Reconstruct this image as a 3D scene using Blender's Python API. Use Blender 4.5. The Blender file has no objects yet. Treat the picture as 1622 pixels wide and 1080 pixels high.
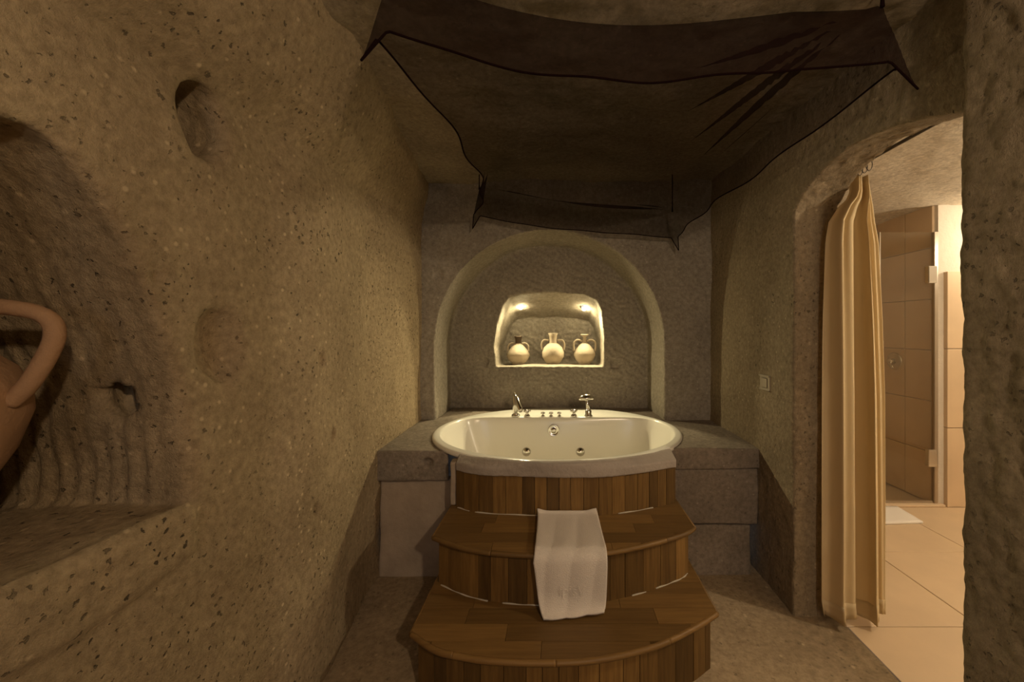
import bpy, bmesh, math, random
from mathutils import Vector, Matrix, noise

random.seed(7)
PI = math.pi
scn = bpy.context.scene
C = scn.collection

# ------------------------------------------------------------------ camera, world, light, exposure
F_PX, VPX, HOR, EYE = 620.0, 885.0, 525.0, 1.53     # focal length in px, vanishing point of the room axis, eye height
cd = bpy.data.cameras.new('camera')
cam = bpy.data.objects.new('camera', cd); C.objects.link(cam)
cam.location = (0, 0, EYE); cam.rotation_euler = (PI / 2, 0, 0)
cd.sensor_width = 36; cd.lens = F_PX / 1622 * 36
cd.shift_x = -(VPX - 811) / 1622
cd.shift_y = -(540 - HOR) / 1622
cd.clip_start = 0.02
scn.camera = cam

w = bpy.data.worlds.new('world'); scn.world = w; w.use_nodes = True
w.node_tree.nodes['Background'].inputs[0].default_value = (0.60, 0.70, 1.0, 1)
w.node_tree.nodes['Background'].inputs[1].default_value = 0.3

def area_light(name, loc, rot, size, size_y, power, col):
    l = bpy.data.lights.new(name, 'AREA'); l.shape = 'RECTANGLE'; l.size = size; l.size_y = size_y
    l.energy = power; l.color = col
    o = bpy.data.objects.new(name, l); C.objects.link(o); o.location = loc; o.rotation_euler = rot
    return o
def point_light(name, loc, power, col, rad):
    l = bpy.data.lights.new(name, 'POINT'); l.energy = power; l.color = col; l.shadow_soft_size = rad
    o = bpy.data.objects.new(name, l); C.objects.link(o); o.location = loc
    return o
WARM = (1.0, 0.85, 0.50); WARM2 = (1.0, 0.82, 0.58); AMBER = (1.0, 0.76, 0.52)
# cool daylight from the window behind the photographer: it greys the surfaces that face the camera
area_light('window_daylight_offscreen', (0.15, -2.56, 1.75), (PI / 2, 0, 0), 0.9, 1.1, 10.0, (0.92, 0.93, 1.0))
# warm lamp of the room behind the photographer: it lights the wall with the arched niche and leaves the facing wall dim
point_light('room_lamp_offscreen', (0.80, -0.75, 2.25), 72.0, AMBER, 0.05)
# lamps of the lit bathroom: one throws the outline of the doorway on the far wall, one glows on the tiled pier by the shower
point_light('bathroom_lamp_offscreen', (3.0, 1.05, 2.36), 90.0, WARM2, 0.04)
point_light('bathroom_shower_lamp_offscreen', (3.95, 3.05, 2.30), 30.0, WARM2, 0.04)

P_NICHE, P_NICHE_SPOT = 4.5, 46.0          # the two lamps seen in the niche
scn.view_settings.view_transform = 'Standard'
scn.view_settings.look = 'None'
scn.view_settings.gamma = 1.0
scn.view_settings.use_curve_mapping = False
scn.view_settings.exposure = 0.0

def at(px, py, X=None, Y=None, Z=None):
    """photo pixel -> point on the plane X, Y or Z = const that the thing touches"""
    r = Vector(((px - VPX) / F_PX, 1.0, (HOR - py) / F_PX))
    if Y is not None: t = Y
    elif X is not None: t = X / r.x
    else: t = (Z - EYE) / r.z
    return Vector((0, 0, EYE)) + r * t

# ------------------------------------------------------------------ materials
def new_mat(name):
    m = bpy.data.materials.new(name); m.use_nodes = True
    nt = m.node_tree
    return m, nt, nt.nodes, nt.links, nt.nodes['Principled BSDF']

def ramp(nd, stops):
    r = nd.new('ShaderNodeValToRGB')
    e = r.color_ramp.elements
    while len(e) < len(stops): e.new(0.5)
    for q, (p, c) in zip(e, stops):
        q.position = p; q.color = (c[0], c[1], c[2], 1)
    return r

def texnoise(nd, lk, co, scale, detail=4, rough=0.6):
    n = nd.new('ShaderNodeTexNoise'); n.inputs['Scale'].default_value = scale
    n.inputs['Detail'].default_value = detail; n.inputs['Roughness'].default_value = rough
    lk.new(co, n.inputs['Vector']); return n

def mixc(nd, lk, fac, a, b, mode='MIX'):
    x = nd.new('ShaderNodeMix'); x.data_type = 'RGBA'; x.blend_type = mode
    for s, v in ((x.inputs['Factor'], fac), (x.inputs['A'], a), (x.inputs['B'], b)):
        if hasattr(v, 'node'): lk.new(v, s)
        elif isinstance(v, (int, float)): s.default_value = v
        else: s.default_value = (v[0], v[1], v[2], 1)
    return x.outputs['Result']

def plain(name, col, rough=0.6, metal=0.0, bump=0.0, bscale=60, var=0.0):
    m, nt, nd, lk, b = new_mat(name)
    b.inputs['Base Color'].default_value = (*col, 1); b.inputs['Roughness'].default_value = rough
    b.inputs['Metallic'].default_value = metal
    if bump or var:
        tc = nd.new('ShaderNodeTexCoord')
        n = texnoise(nd, lk, tc.outputs['Object'], bscale)
        if bump:
            bp = nd.new('ShaderNodeBump'); bp.inputs['Strength'].default_value = bump; bp.inputs['Distance'].default_value = 0.01
            lk.new(n.outputs['Fac'], bp.inputs['Height']); lk.new(bp.outputs['Normal'], b.inputs['Normal'])
        if var:
            n2 = texnoise(nd, lk, tc.outputs['Object'], bscale * 0.12)
            r = ramp(nd, [(0.3, [c * (1 - var) for c in col]), (0.7, [min(1, c * (1 + var)) for c in col])])
            lk.new(n2.outputs['Fac'], r.inputs['Fac']); lk.new(r.outputs['Color'], b.inputs['Base Color'])
    return m

def stone(name, dark, light, fleck=0.6, bump=0.5, scale=1.0, grain=0.85, pebble=0.45):
    """carved volcanic tuff: blotchy tan body, pale pebbles, dark inclusions, chiselled and pitted relief"""
    m, nt, nd, lk, b = new_mat(name)
    tc = nd.new('ShaderNodeTexCoord'); co = tc.outputs['Object']
    n1 = texnoise(nd, lk, co, 2.2 * scale, 5, 0.6)
    n2 = texnoise(nd, lk, co, 38 * scale, 5, 0.7)
    r1 = ramp(nd, [(0.3, dark), (0.7, light)]); lk.new(n1.outputs['Fac'], r1.inputs['Fac'])
    r2 = ramp(nd, [(0.25, (0.55, 0.53, 0.49)), (0.72, (1.25, 1.25, 1.22))]); lk.new(n2.outputs['Fac'], r2.inputs['Fac'])
    col = mixc(nd, lk, 0.85, r1.outputs['Color'], r2.outputs['Color'], 'MULTIPLY')
    # pale pebbles
    v1 = nd.new('ShaderNodeTexVoronoi'); v1.inputs['Scale'].default_value = 26 * scale; v1.inputs['Randomness'].default_value = 1
    lk.new(co, v1.inputs['Vector'])
    rp = ramp(nd, [(0.10, (1, 1, 1)), (0.22, (0, 0, 0))]); lk.new(v1.outputs['Distance'], rp.inputs['Fac'])
    sp = nd.new('ShaderNodeSeparateColor'); lk.new(v1.outputs['Color'], sp.inputs['Color'])
    rs = ramp(nd, [(0.72, (0, 0, 0)), (0.76, (pebble,) * 3)]); lk.new(sp.outputs['Red'], rs.inputs['Fac'])
    mk = nd.new('ShaderNodeMath'); mk.operation = 'MULTIPLY'
    lk.new(rp.outputs['Color'], mk.inputs[0]); lk.new(rs.outputs['Color'], mk.inputs[1])
    col = mixc(nd, lk, mk.outputs[0], col, [min(1, c * 1.55) for c in light])
    # dark inclusions, gathered in patches
    v2 = nd.new('ShaderNodeTexVoronoi'); v2.inputs['Scale'].default_value = 42 * scale
    wob = texnoise(nd, lk, co, 70 * scale, 3, 0.6)
    wv = nd.new('ShaderNodeVectorMath'); wv.operation = 'MULTIPLY_ADD'; wv.inputs[1].default_value = (0.03, 0.03, 0.03)
    lk.new(wob.outputs['Color'], wv.inputs[0]); lk.new(co, wv.inputs[2]); lk.new(wv.outputs['Vector'], v2.inputs['Vector'])
    sp2 = nd.new('ShaderNodeSeparateColor'); lk.new(v2.outputs['Color'], sp2.inputs['Color'])
    sz = nd.new('ShaderNodeMath'); sz.operation = 'MULTIPLY_ADD'; sz.inputs[1].default_value = 0.34
    lk.new(sp2.outputs['Red'], sz.inputs[0]); lk.new(v2.outputs['Distance'], sz.inputs[2])
    rd = ramp(nd, [(0.22, (1, 1, 1)), (0.31, (0, 0, 0))]); lk.new(sz.outputs[0], rd.inputs['Fac'])
    n3 = texnoise(nd, lk, co, 3.3 * scale, 3, 0.5)
    rq = ramp(nd, [(0.36, (fleck * 0.45,) * 3), (0.50, (fleck * 0.75,) * 3), (0.66, (fleck * 1.1,) * 3)]); lk.new(n3.outputs['Fac'], rq.inputs['Fac'])
    md = nd.new('ShaderNodeMath'); md.operation = 'MULTIPLY'
    lk.new(rd.outputs['Color'], md.inputs[0]); lk.new(rq.outputs['Color'], md.inputs[1])
    col = mixc(nd, lk, md.outputs[0], col, [c * 0.28 for c in dark])
    lk.new(col, b.inputs['Base Color'])
    b.inputs['Roughness'].default_value = 0.93
    b.inputs['Specular IOR Level'].default_value = 0.15
    # relief
    mp = nd.new('ShaderNodeMapping'); mp.inputs['Scale'].default_value = (1.0, 1.0, grain); lk.new(co, mp.inputs['Vector'])
    n4 = texnoise(nd, lk, mp.outputs['Vector'], 55 * scale, 6, 0.75)
    ad = nd.new('ShaderNodeMath'); ad.operation = 'SUBTRACT'
    lk.new(n4.outputs['Fac'], ad.inputs[0]); lk.new(md.outputs[0], ad.inputs[1])
    bp = nd.new('ShaderNodeBump'); bp.inputs['Strength'].default_value = bump; bp.inputs['Distance'].default_value = 0.012
    lk.new(ad.outputs[0], bp.inputs['Height']); lk.new(bp.outputs['Normal'], b.inputs['Normal'])
    return m

def wood(name, dark, light, vr=(0.5, 1.4)):
    m, nt, nd, lk, b = new_mat(name)
    tc = nd.new('ShaderNodeTexCoord'); oi = nd.new('ShaderNodeObjectInfo')
    off = nd.new('ShaderNodeVectorMath'); off.operation = 'SCALE'; off.inputs[0].default_value = (9, 7, 5)
    lk.new(oi.outputs['Random'], off.inputs['Scale'])
    ad = nd.new('ShaderNodeVectorMath'); lk.new(tc.outputs['UV'], ad.inputs[0]); lk.new(off.outputs['Vector'], ad.inputs[1])
    mp = nd.new('ShaderNodeMapping'); mp.inputs['Scale'].default_value = (28, 1.6, 1); lk.new(ad.outputs['Vector'], mp.inputs['Vector'])
    n = texnoise(nd, lk, mp.outputs['Vector'], 2.2, 6, 0.65)
    r = ramp(nd, [(0.28, dark), (0.72, light)]); lk.new(n.outputs['Fac'], r.inputs['Fac'])
    hv = nd.new('ShaderNodeHueSaturation')
    mr = nd.new('ShaderNodeMapRange'); mr.inputs['To Min'].default_value = vr[0]; mr.inputs['To Max'].default_value = vr[1]
    lk.new(oi.outputs['Random'], mr.inputs['Value']); lk.new(mr.outputs['Result'], hv.inputs['Value'])
    lk.new(r.outputs['Color'], hv.inputs['Color']); lk.new(hv.outputs['Color'], b.inputs['Base Color'])
    b.inputs['Roughness'].default_value = 0.5
    b.inputs['Specular IOR Level'].default_value = 0.3
    bp = nd.new('ShaderNodeBump'); bp.inputs['Strength'].default_value = 0.12; bp.inputs['Distance'].default_value = 0.004
    lk.new(n.outputs['Fac'], bp.inputs['Height']); lk.new(bp.outputs['Normal'], b.inputs['Normal'])
    return m

def cloth_see(name, col, alpha, trans=0.35, bump=0.0):
    """woven cloth: diffuse and translucent threads, open weave lets part of the light straight through"""
    m, nt, nd, lk, b = new_mat(name)
    nd.remove(b)
    out = nd['Material Output']
    d = nd.new('ShaderNodeBsdfDiffuse'); d.inputs['Color'].default_value = (*col, 1)
    t = nd.new('ShaderNodeBsdfTranslucent'); t.inputs['Color'].default_value = (*col, 1)
    mx = nd.new('ShaderNodeMixShader'); mx.inputs[0].default_value = trans
    lk.new(d.outputs[0], mx.inputs[1]); lk.new(t.outputs[0], mx.inputs[2])
    res = mx.outputs[0]
    if alpha < 1:
        tr = nd.new('ShaderNodeBsdfTransparent')
        m2 = nd.new('ShaderNodeMixShader'); m2.inputs[0].default_value = alpha
        lk.new(tr.outputs[0], m2.inputs[1]); lk.new(res, m2.inputs[2]); res = m2.outputs[0]
    lk.new(res, out.inputs['Surface'])
    return m

def glass(name, tint, refl=0.06):
    m, nt, nd, lk, b = new_mat(name)
    nd.remove(b); out = nd['Material Output']
    tr = nd.new('ShaderNodeBsdfTransparent'); tr.inputs['Color'].default_value = (*tint, 1)
    gl = nd.new('ShaderNodeBsdfGlossy'); gl.inputs['Roughness'].default_value = 0.03
    mx = nd.new('ShaderNodeMixShader'); mx.inputs[0].default_value = refl
    lk.new(tr.outputs[0], mx.inputs[1]); lk.new(gl.outputs[0], mx.inputs[2])
    lk.new(mx.outputs[0], out.inputs['Surface'])
    return m

def emit(name, col, strength):
    m, nt, nd, lk, b = new_mat(name)
    b.inputs['Base Color'].default_value = (*col, 1)
    b.inputs['Emission Color'].default_value = (*col, 1); b.inputs['Emission Strength'].default_value = strength
    return m

M_TUFF = stone('tuff_wall', (0.32, 0.24, 0.145), (0.46, 0.355, 0.22), bump=1.0, fleck=0.9, pebble=0.6)
M_TUFF_GREY = stone('tuff_wall_grey', (0.27, 0.235, 0.19), (0.36, 0.315, 0.25), fleck=0.35)
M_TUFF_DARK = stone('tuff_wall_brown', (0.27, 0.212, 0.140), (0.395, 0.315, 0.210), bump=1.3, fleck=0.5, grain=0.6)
M_CEIL = stone('tuff_ceiling', (0.25, 0.20, 0.14), (0.36, 0.29, 0.20), bump=0.7, fleck=0.3)
M_DECK = stone('deck_stone', (0.20, 0.165, 0.13), (0.30, 0.25, 0.20), fleck=0.5)
M_PLASTER = plain('lime_plaster', (0.40, 0.32, 0.235), 0.9, bump=0.4, bscale=30, var=0.18)
M_BAND = plain('plaster_collar', (0.33, 0.28, 0.232), 0.85, bump=0.5, bscale=45, var=0.1)
M_FLOOR = stone('stone_floor', (0.24, 0.18, 0.115), (0.40, 0.31, 0.20), bump=0.3, fleck=0.5, scale=0.8)
M_BCEIL = stone('bath_ceiling_plaster', (0.60, 0.53, 0.43), (0.70, 0.62, 0.50), bump=1.0, fleck=0.0, pebble=0.0)
M_BPLAST = plain('bath_plaster', (0.60, 0.54, 0.46), 0.85, bump=0.5, bscale=25, var=0.06)
M_TILE = plain('beige_tile', (0.62, 0.47, 0.31), 0.45, bump=0.05, bscale=20, var=0.07)
M_GROUT = plain('grout', (0.40, 0.30, 0.20), 0.9)
M_WOOD = wood('oiled_wood', (0.10, 0.051, 0.014), (0.22, 0.124, 0.036))
M_WOODTOP = wood('oiled_wood_tread', (0.13, 0.070, 0.021), (0.205, 0.116, 0.036), (0.72, 1.25))
M_DARKWOOD = plain('wood_core', (0.05, 0.028, 0.012), 0.9)
M_TUB = plain('white_acrylic', (0.82, 0.79, 0.70), 0.2)
M_CHROME = plain('chrome', (0.72, 0.70, 0.66), 0.14, 1.0)
M_STEEL = plain('brushed_steel', (0.50, 0.45, 0.38), 0.35, 1.0)
M_CAULK = plain('white_caulk', (0.50, 0.45, 0.36), 0.8, bump=0.6, bscale=120)
M_TOWEL = plain('white_terry', (0.68, 0.61, 0.53), 0.95, bump=0.5, bscale=260)
M_MAT = plain('white_mat', (0.85, 0.80, 0.74), 0.95, bump=0.5, bscale=260)
M_CANOPY = cloth_see('maroon_voile', (0.020, 0.0095, 0.0085), 0.54, 0.3)
M_CANOPY_HEM = cloth_see('maroon_voile_hem', (0.014, 0.006, 0.0055), 0.93, 0.2)
M_CURTAIN = cloth_see('cream_curtain', (0.80, 0.67, 0.44), 1.0, 0.35)
M_CLAY = plain('pale_clay', (0.46, 0.38, 0.27), 0.85, bump=0.3, bscale=40, var=0.12)
M_CLAYDARK = plain('dark_clay', (0.09, 0.06, 0.035), 0.85, bump=0.3, bscale=40)
M_TERRA = plain('terracotta', (0.30, 0.175, 0.09), 0.85, bump=0.5, bscale=30, var=0.2)
M_BEIGEPL = plain('beige_plastic', (0.30, 0.245, 0.165), 0.4)
M_ROD = plain('dark_rod', (0.05, 0.035, 0.02), 0.5)
M_SGLASS = glass('shower_glass', (0.90, 0.88, 0.82))
M_WGLASS = glass('window_glass', (0.95, 0.96, 0.97))
M_FRAME = plain('window_frame', (0.25, 0.17, 0.10), 0.6)

# ------------------------------------------------------------------ mesh helpers
def link(name, me, mat=None, parent=None, smooth=False):
    o = bpy.data.objects.new(name, me); C.objects.link(o)
    if mat and not me.materials: me.materials.append(mat)
    if parent is not None: o.parent = parent
    if smooth:
        for p in me.polygons: p.use_smooth = True
    return o

def from_bm(name, bm, mat=None, parent=None, smooth=False):
    bmesh.ops.recalc_face_normals(bm, faces=bm.faces)
    me = bpy.data.meshes.new(name); bm.to_mesh(me); bm.free()
    return link(name, me, mat, parent, smooth)

def tag(o, label=None, cat=None, group=None, kind=None):
    if label: o['label'] = label
    if cat: o['category'] = cat
    if group: o['group'] = group
    if kind: o['kind'] = kind
    return o

def empty(name, loc, label, cat, group=None):
    o = bpy.data.objects.new(name, None); C.objects.link(o); o.location = loc
    o.empty_display_size = 0.05
    return tag(o, label, cat, group)

def struct(o): o['kind'] = 'structure'; return o

def child(o, parent):
    """parent a mesh already modelled in world coordinates"""
    o.parent = parent
    o.matrix_parent_inverse = Matrix.Translation(parent.location).inverted()
    return o

def add_loft(bm, sections, cap=True):
    """closed polygon sections (lists of 3-D points) joined one to the next"""
    rows = [[bm.verts.new(p) for p in s] for s in sections]
    n = len(rows[0])
    for a, b in zip(rows, rows[1:]):
        for i in range(n):
            j = (i + 1) % n
            bm.faces.new((a[i], a[j], b[j], b[i]))
    if cap:
        bm.faces.new(rows[0]); bm.faces.new(rows[-1])
    return rows

AX = {'X': lambda u, v, t: (t, u, v), 'Y': lambda u, v, t: (u, t, v), 'Z': lambda u, v, t: (u, v, t)}
def add_prism(bm, poly, axis, a, b, poly2=None):
    g = AX[axis]
    add_loft(bm, [[g(u, v, a) for u, v in poly], [g(u, v, b) for u, v in (poly2 or poly)]])

def add_box(bm, x0, x1, y0, y1, z0, z1):
    add_prism(bm, [(x0, y0), (x1, y0), (x1, y1), (x0, y1)], 'Z', z0, z1)

def add_lathe(bm, prof, seg=32, mat=None):
    mat = mat or Matrix.Identity(4)
    rows = []
    for r, z in prof:
        if r < 1e-5: rows.append([bm.verts.new(mat @ Vector((0, 0, z)))])
        else: rows.append([bm.verts.new(mat @ Vector((r * math.cos(2 * PI * i / seg), r * math.sin(2 * PI * i / seg), z))) for i in range(seg)])
    for a, b in zip(rows, rows[1:]):
        for i in range(seg):
            j = (i + 1) % seg
            if len(a) == 1 and len(b) == 1: continue
            if len(a) == 1: bm.faces.new((a[0], b[i], b[j]))
            elif len(b) == 1: bm.faces.new((a[i], a[j], b[0]))
            else: bm.faces.new((a[i], a[j], b[j], b[i]))

def add_tube(bm, pts, rad, seg=12, flat=1.0):
    pts = [Vector(p) for p in pts]
    n = len(pts); rad = rad if isinstance(rad, (list, tuple)) else [rad] * n
    up = None; secs = []
    for i, p in enumerate(pts):
        t = (pts[min(i + 1, n - 1)] - pts[max(i - 1, 0)]).normalized()
        if up is None:
            up = Vector((0, 0, 1)) if abs(t.z) < 0.9 else Vector((0, 1, 0))
        s = t.cross(up).normalized(); up = s.cross(t).normalized()
        secs.append([p + rad[i] * (math.cos(2 * PI * k / seg) * s + flat * math.sin(2 * PI * k / seg) * up) for k in range(seg)])
    add_loft(bm, secs)

def bez(pts, n=16):
    """Catmull-Rom through pts"""
    pts = [Vector(p) for p in pts]; P = [2 * pts[0] - pts[1]] + pts + [2 * pts[-1] - pts[-2]]
    out = []
    for i in range(1, len(P) - 2):
        for k in range(n):
            t = k / n
            a, b, c, d = P[i - 1], P[i], P[i + 1], P[i + 2]
            out.append(0.5 * ((2 * b) + (c - a) * t + (2 * a - 5 * b + 4 * c - d) * t * t + (3 * b - a - 3 * c + d) * t ** 3))
    out.append(pts[-1]); return out

def rough_fn(amp, seed, stretch=1.0):
    off = Vector((seed * 3.1, seed * 1.7, seed * 2.3))
    def f(p):
        q = p + off
        d = 0.020 * noise.noise(q * 1.6) + 0.010 * noise.noise(q * 5.0) + 0.0045 * noise.noise(Vector((q.x * 16, q.y * 16, q.z * 16 * stretch))) \
            + 0.0022 * noise.noise(Vector((q.x * 42, q.y * 42, q.z * 42 * stretch)))
        return amp * d
    return f

def rock(name, solid, cuts, voxel, amp, mat, parent=None, keep=None, seed=1.0, stretch=1.0, fn=None):
    """a carved block: solid minus cuts, re-meshed to an even skin whose points are then roughened along their normals"""
    def mk(fnc):
        bm = bmesh.new(); fnc(bm); bmesh.ops.recalc_face_normals(bm, faces=bm.faces)
        me = bpy.data.meshes.new(name); bm.to_mesh(me); bm.free()
        o = bpy.data.objects.new('carving', me); C.objects.link(o); return o
    base = mk(solid); tmp = [mk(c) for c in cuts]
    for t in tmp:
        md = base.modifiers.new('cut', 'BOOLEAN'); md.operation = 'DIFFERENCE'; md.solver = 'EXACT'; md.object = t
    rm = base.modifiers.new('remesh', 'REMESH'); rm.mode = 'VOXEL'; rm.voxel_size = voxel
    dg = bpy.context.evaluated_depsgraph_get()
    me = bpy.data.meshes.new_from_object(base.evaluated_get(dg), depsgraph=dg)
    for o in [base] + tmp:
        d = o.data; bpy.data.objects.remove(o); bpy.data.meshes.remove(d)
    me.name = name; me.materials.clear(); me.materials.append(mat)
    if keep:
        bm = bmesh.new(); bm.from_mesh(me)
        bmesh.ops.delete(bm, geom=[f for f in bm.faces if not keep(f.calc_center_median(), f.normal)], context='FACES')
        bm.to_mesh(me); bm.free()
    f = rough_fn(amp, seed, stretch)
    nn = [v.normal.copy() for v in me.vertices]
    for v, n in zip(me.vertices, nn):
        d = f(v.co)
        if fn: d += fn(v.co, n)
        v.co = v.co + n * d
    me.update()
    return link(name, me, None, parent, True)

# ------------------------------------------------------------------ the setting: left wall
def left_profile(y):
    def ip(tab):
        for (a, va), (b, vb) in zip(tab, tab[1:]):
            if y <= b: return va + (vb - va) * (y - a) / (b - a)
        return tab[-1][1]
    x = ip([(-0.5, -1.06), (1.30, -1.055), (1.42, -1.055), (1.56, -1.04), (1.66, -1.035), (1.78, -1.045), (2.3, -1.125), (3.5, -1.145)])
    c = ip([(-0.5, 2.18), (1.35, 2.25), (3.25, 2.43), (3.5, 2.45)])
    o = ip([(-0.5, 0.30), (1.3, 0.26), (2.4, 0.16), (3.25, 0.06), (3.5, 0.05)])
    return [(-1.95, -0.04), (x, -0.04), (x, c), (x + o * 0.45, c + 0.12), (x + o, 2.66), (x + o * 1.3, 2.90), (-1.95, 2.90)]
LY = [-0.35, 0.5, 1.30, 1.42, 1.50, 1.56, 1.61, 1.66, 1.72, 1.78, 1.95, 2.3, 2.8, 3.25, 3.40]
XW = -1.05
arch_px = [(305, 800), (303, 720), (290, 620), (250, 480), (200, 360), (150, 275), (100, 215), (60, 185), (20, 172)]
arch = [(p.y, p.z) for p in (at(a, b, X=XW) for a, b in arch_px)]
SILL = 1.03
arch[0] = (1.125, SILL)
arch_poly = arch + [(0.72, 1.955), (0.66, 1.925), (0.60, 1.86), (0.53, 1.74), (0.47, 1.58), (0.43, 1.35), (0.42, SILL)]
def cut_arch(bm):
    cy, cz = 0.77, SILL
    inner = [(cy + (y - cy) * 0.97, cz + (z - cz) * 0.92) for y, z in arch_poly]
    add_prism(bm, arch_poly, 'X', -0.9, -1.66, inner)
hole_px = [(300, 120), (284, 138), (276, 165), (280, 200), (296, 240), (312, 264), (338, 272), (356, 258), (364, 230), (356, 192), (338, 150), (318, 128)]
def cut_hole(bm):
    poly = [(p.y, p.z) for p in (at(a, b, X=XW) for a, b in hole_px)]
    cy = sum(p[0] for p in poly) / len(poly); cz = sum(p[1] for p in poly) / len(poly)
    inner = [(cy + (y - cy) * 0.86 - 0.01, cz + (z - cz) * 0.8 + 0.03) for y, z in poly]
    add_prism(bm, poly, 'X', -0.95, -1.33, inner)
def blob(cx, cy, cz, rx, ry, rz, rot=0.0):
    def f(bm):
        bmesh.ops.create_icosphere(bm, subdivisions=3, radius=1.0,
            matrix=Matrix.Translation((cx, cy, cz)) @ Matrix.Rotation(rot, 4, 'X') @ Matrix.Diagonal((rx, ry, rz, 1)))
    return f
def pit(px, py, ry, rz, depth=0.02, rot=0.0, xw=None):
    x = xw or left_profile(at(px, py, X=-1.06).y)[1][0]
    p = at(px, py, X=x)
    return blob(x, p.y, p.z, depth, ry, rz, rot)
def left_solid(bm):
    add_loft(bm, [[(x, y, z) for x, z in left_profile(y)] for y in LY])
sc = at(350, 548, X=XW)
left_cuts = [cut_arch, cut_hole, blob(XW + 0.015, sc.y, sc.z, 0.075, 0.092, 0.135, 0.1),
             blob(-1.22, 1.135, 1.36, 0.07, 0.06, 0.10),
             pit(577, 415, 0.055, 0.045), pit(612, 395, 0.04, 0.03), pit(510, 572, 0.035, 0.045, 0.018), pit(531, 690, 0.022, 0.035, 0.03),
             pit(585, 578, 0.03, 0.03, 0.015), pit(503, 808, 0.02, 0.035, 0.02), pit(640, 395, 0.03, 0.03), pit(250, 440, 0.02, 0.03, 0.02)]
def sill_band(p, n):
    # the dressed band of stone under the niche stands a little proud of the wall
    if p.x < -1.11 and n.y < -0.3:       # upright tool grooves on the inner cheek of the niche
        return (0.007 if p.z < 1.50 else 0.003) * math.sin(p.x * 120 + 2.5 * noise.noise(p * 7)) * (0.6 + noise.noise(p * 4))
    if n.x < 0.5 or p.z > SILL + 0.01: return 0.0
    low = 0.875 - 0.02 * math.sin(p.y * 9)
    if p.y > 1.135: return 0.0
    k = max(0.0, min(1.0, (p.z - low) / 0.02)) * max(0.0, min(1.0, (1.135 - p.y) / 0.02))
    return 0.014 * k
struct(rock('wall_left', left_solid, left_cuts, 0.0135, 0.9, M_TUFF, seed=1.0, stretch=0.6, fn=sill_band,
            keep=lambda c, n: c.x > -1.85 and c.z < 2.86 and c.y > -0.33 and c.z > -0.03 and c.y < 3.38))

# ------------------------------------------------------------------ back wall with arched recess and lamp-lit niche
YB, YI, YN = 3.25, 3.76, 4.36
AXC, AR, AZC = -0.07, 0.955, 1.44
DECK = 0.80
def arch_outline(cx, r, zc, z0, n=28):
    return [(cx + r, z0)] + [(cx + r * math.cos(PI * k / n), zc + r * 0.985 * math.sin(PI * k / n)) for k in range(n + 1)] + [(cx - r, z0)]
def cut_recess(bm):
    add_prism(bm, arch_outline(AXC, AR, AZC, 0.60), 'Y', 3.0, YI, arch_outline(AXC - 0.02, AR * 0.99, AZC - 0.015, 0.60))
niche_px = [(786, 580), (783, 548), (788, 510), (797, 482), (806, 470), (826, 464), (880, 462), (925, 467), (944, 474), (952, 492), (957, 535), (956, 580)]
NZ = at(880, 581, Y=YI).z
def cut_niche(bm):
    fr = [(p.x, max(p.z, NZ)) for p in (at(a, b, Y=YI) for a, b in niche_px)]
    fr[0] = (fr[0][0], NZ); fr[-1] = (fr[-1][0], NZ)
    cx = sum(p[0] for p in fr) / len(fr)
    bk = [(cx + (x - cx) * 0.97, NZ + (z - NZ) * 0.70) for x, z in fr]
    fr2 = [(x + (x - bx_) * 0.08, z + (z - bz) * 0.08) for (x, z), (bx_, bz) in zip(fr, bk)]
    add_loft(bm, [[(x, YI - 0.05, z) for x, z in fr2], [(x, YN, z) for x, z in bk]])
def bpit(px, py, rx, rz, d=0.03):
    p = at(px, py, Y=YI); return blob(p.x, p.y, p.z, rx, d, rz)
def chisel(p, n):
    # pick marks in rising rows on the recess wall and in the niche
    if p.y < YI - 0.12 or n.y > -0.5: return 0.0
    a = math.sin((p.x * 0.75 + p.z + 0.12 * noise.noise(p * 6)) * 95)
    b = noise.noise(Vector((p.x * 30, 0, p.z * 30)))
    k = 0.009 if p.z < 1.15 or p.y > 4.1 else 0.006
    return k * (a * 0.5 + b)
def back_solid(bm): add_box(bm, -1.30, 1.62, YB, 4.62, -0.04, 2.92)
struct(rock('wall_back', back_solid, [cut_recess, cut_niche, bpit(975, 578, 0.055, 0.055), bpit(767, 574, 0.04, 0.05, 0.025),
            blob(-1.0, YB, 2.0, 0.05, 0.012, 0.05), blob(1.12, YB, 1.9, 0.04, 0.012, 0.07)],
            0.0125, 0.75, M_TUFF_GREY, seed=4.0, fn=chisel,
            keep=lambda c, n: c.y < 4.58 and c.z < 2.9 and c.z > 0.3 and -1.28 < c.x < 1.60))

# ------------------------------------------------------------------ right wall with arched doorway
XR, XO = 1.265, 1.50
door_px = [(1258, 330), (1268, 312), (1283, 290), (1310, 260), (1345, 233), (1380, 215), (1420, 199), (1450, 190), (1480, 184), (1512, 180)]
door_arc = [(p.y, p.z) for p in (at(a, b, X=XR) for a, b in door_px)]
YJ = 2.105; door_arc[0] = (YJ, 2.18)
def cut_door(bm):
    lo = [(YJ, -0.2)] + door_arc + [(1.19, 2.20), (1.19, -0.2)]
    hi = [(y, z if z < 0 else z + 0.045) for y, z in lo]
    add_loft(bm, [[(1.10, y, z - 0.02 if z > 0 else z) for y, z in lo], [(1.70, y, z) for y, z in hi]])
def right_solid(bm):
    pl = [(1.205, -0.35), (1.205, 1.165), (1.225, 1.185), (XR, 1.19), (XR, YB + 0.12), (XO, YB + 0.12), (XO, -0.35)]
    add_prism(bm, pl, 'Z', -0.04, 2.90)
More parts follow.
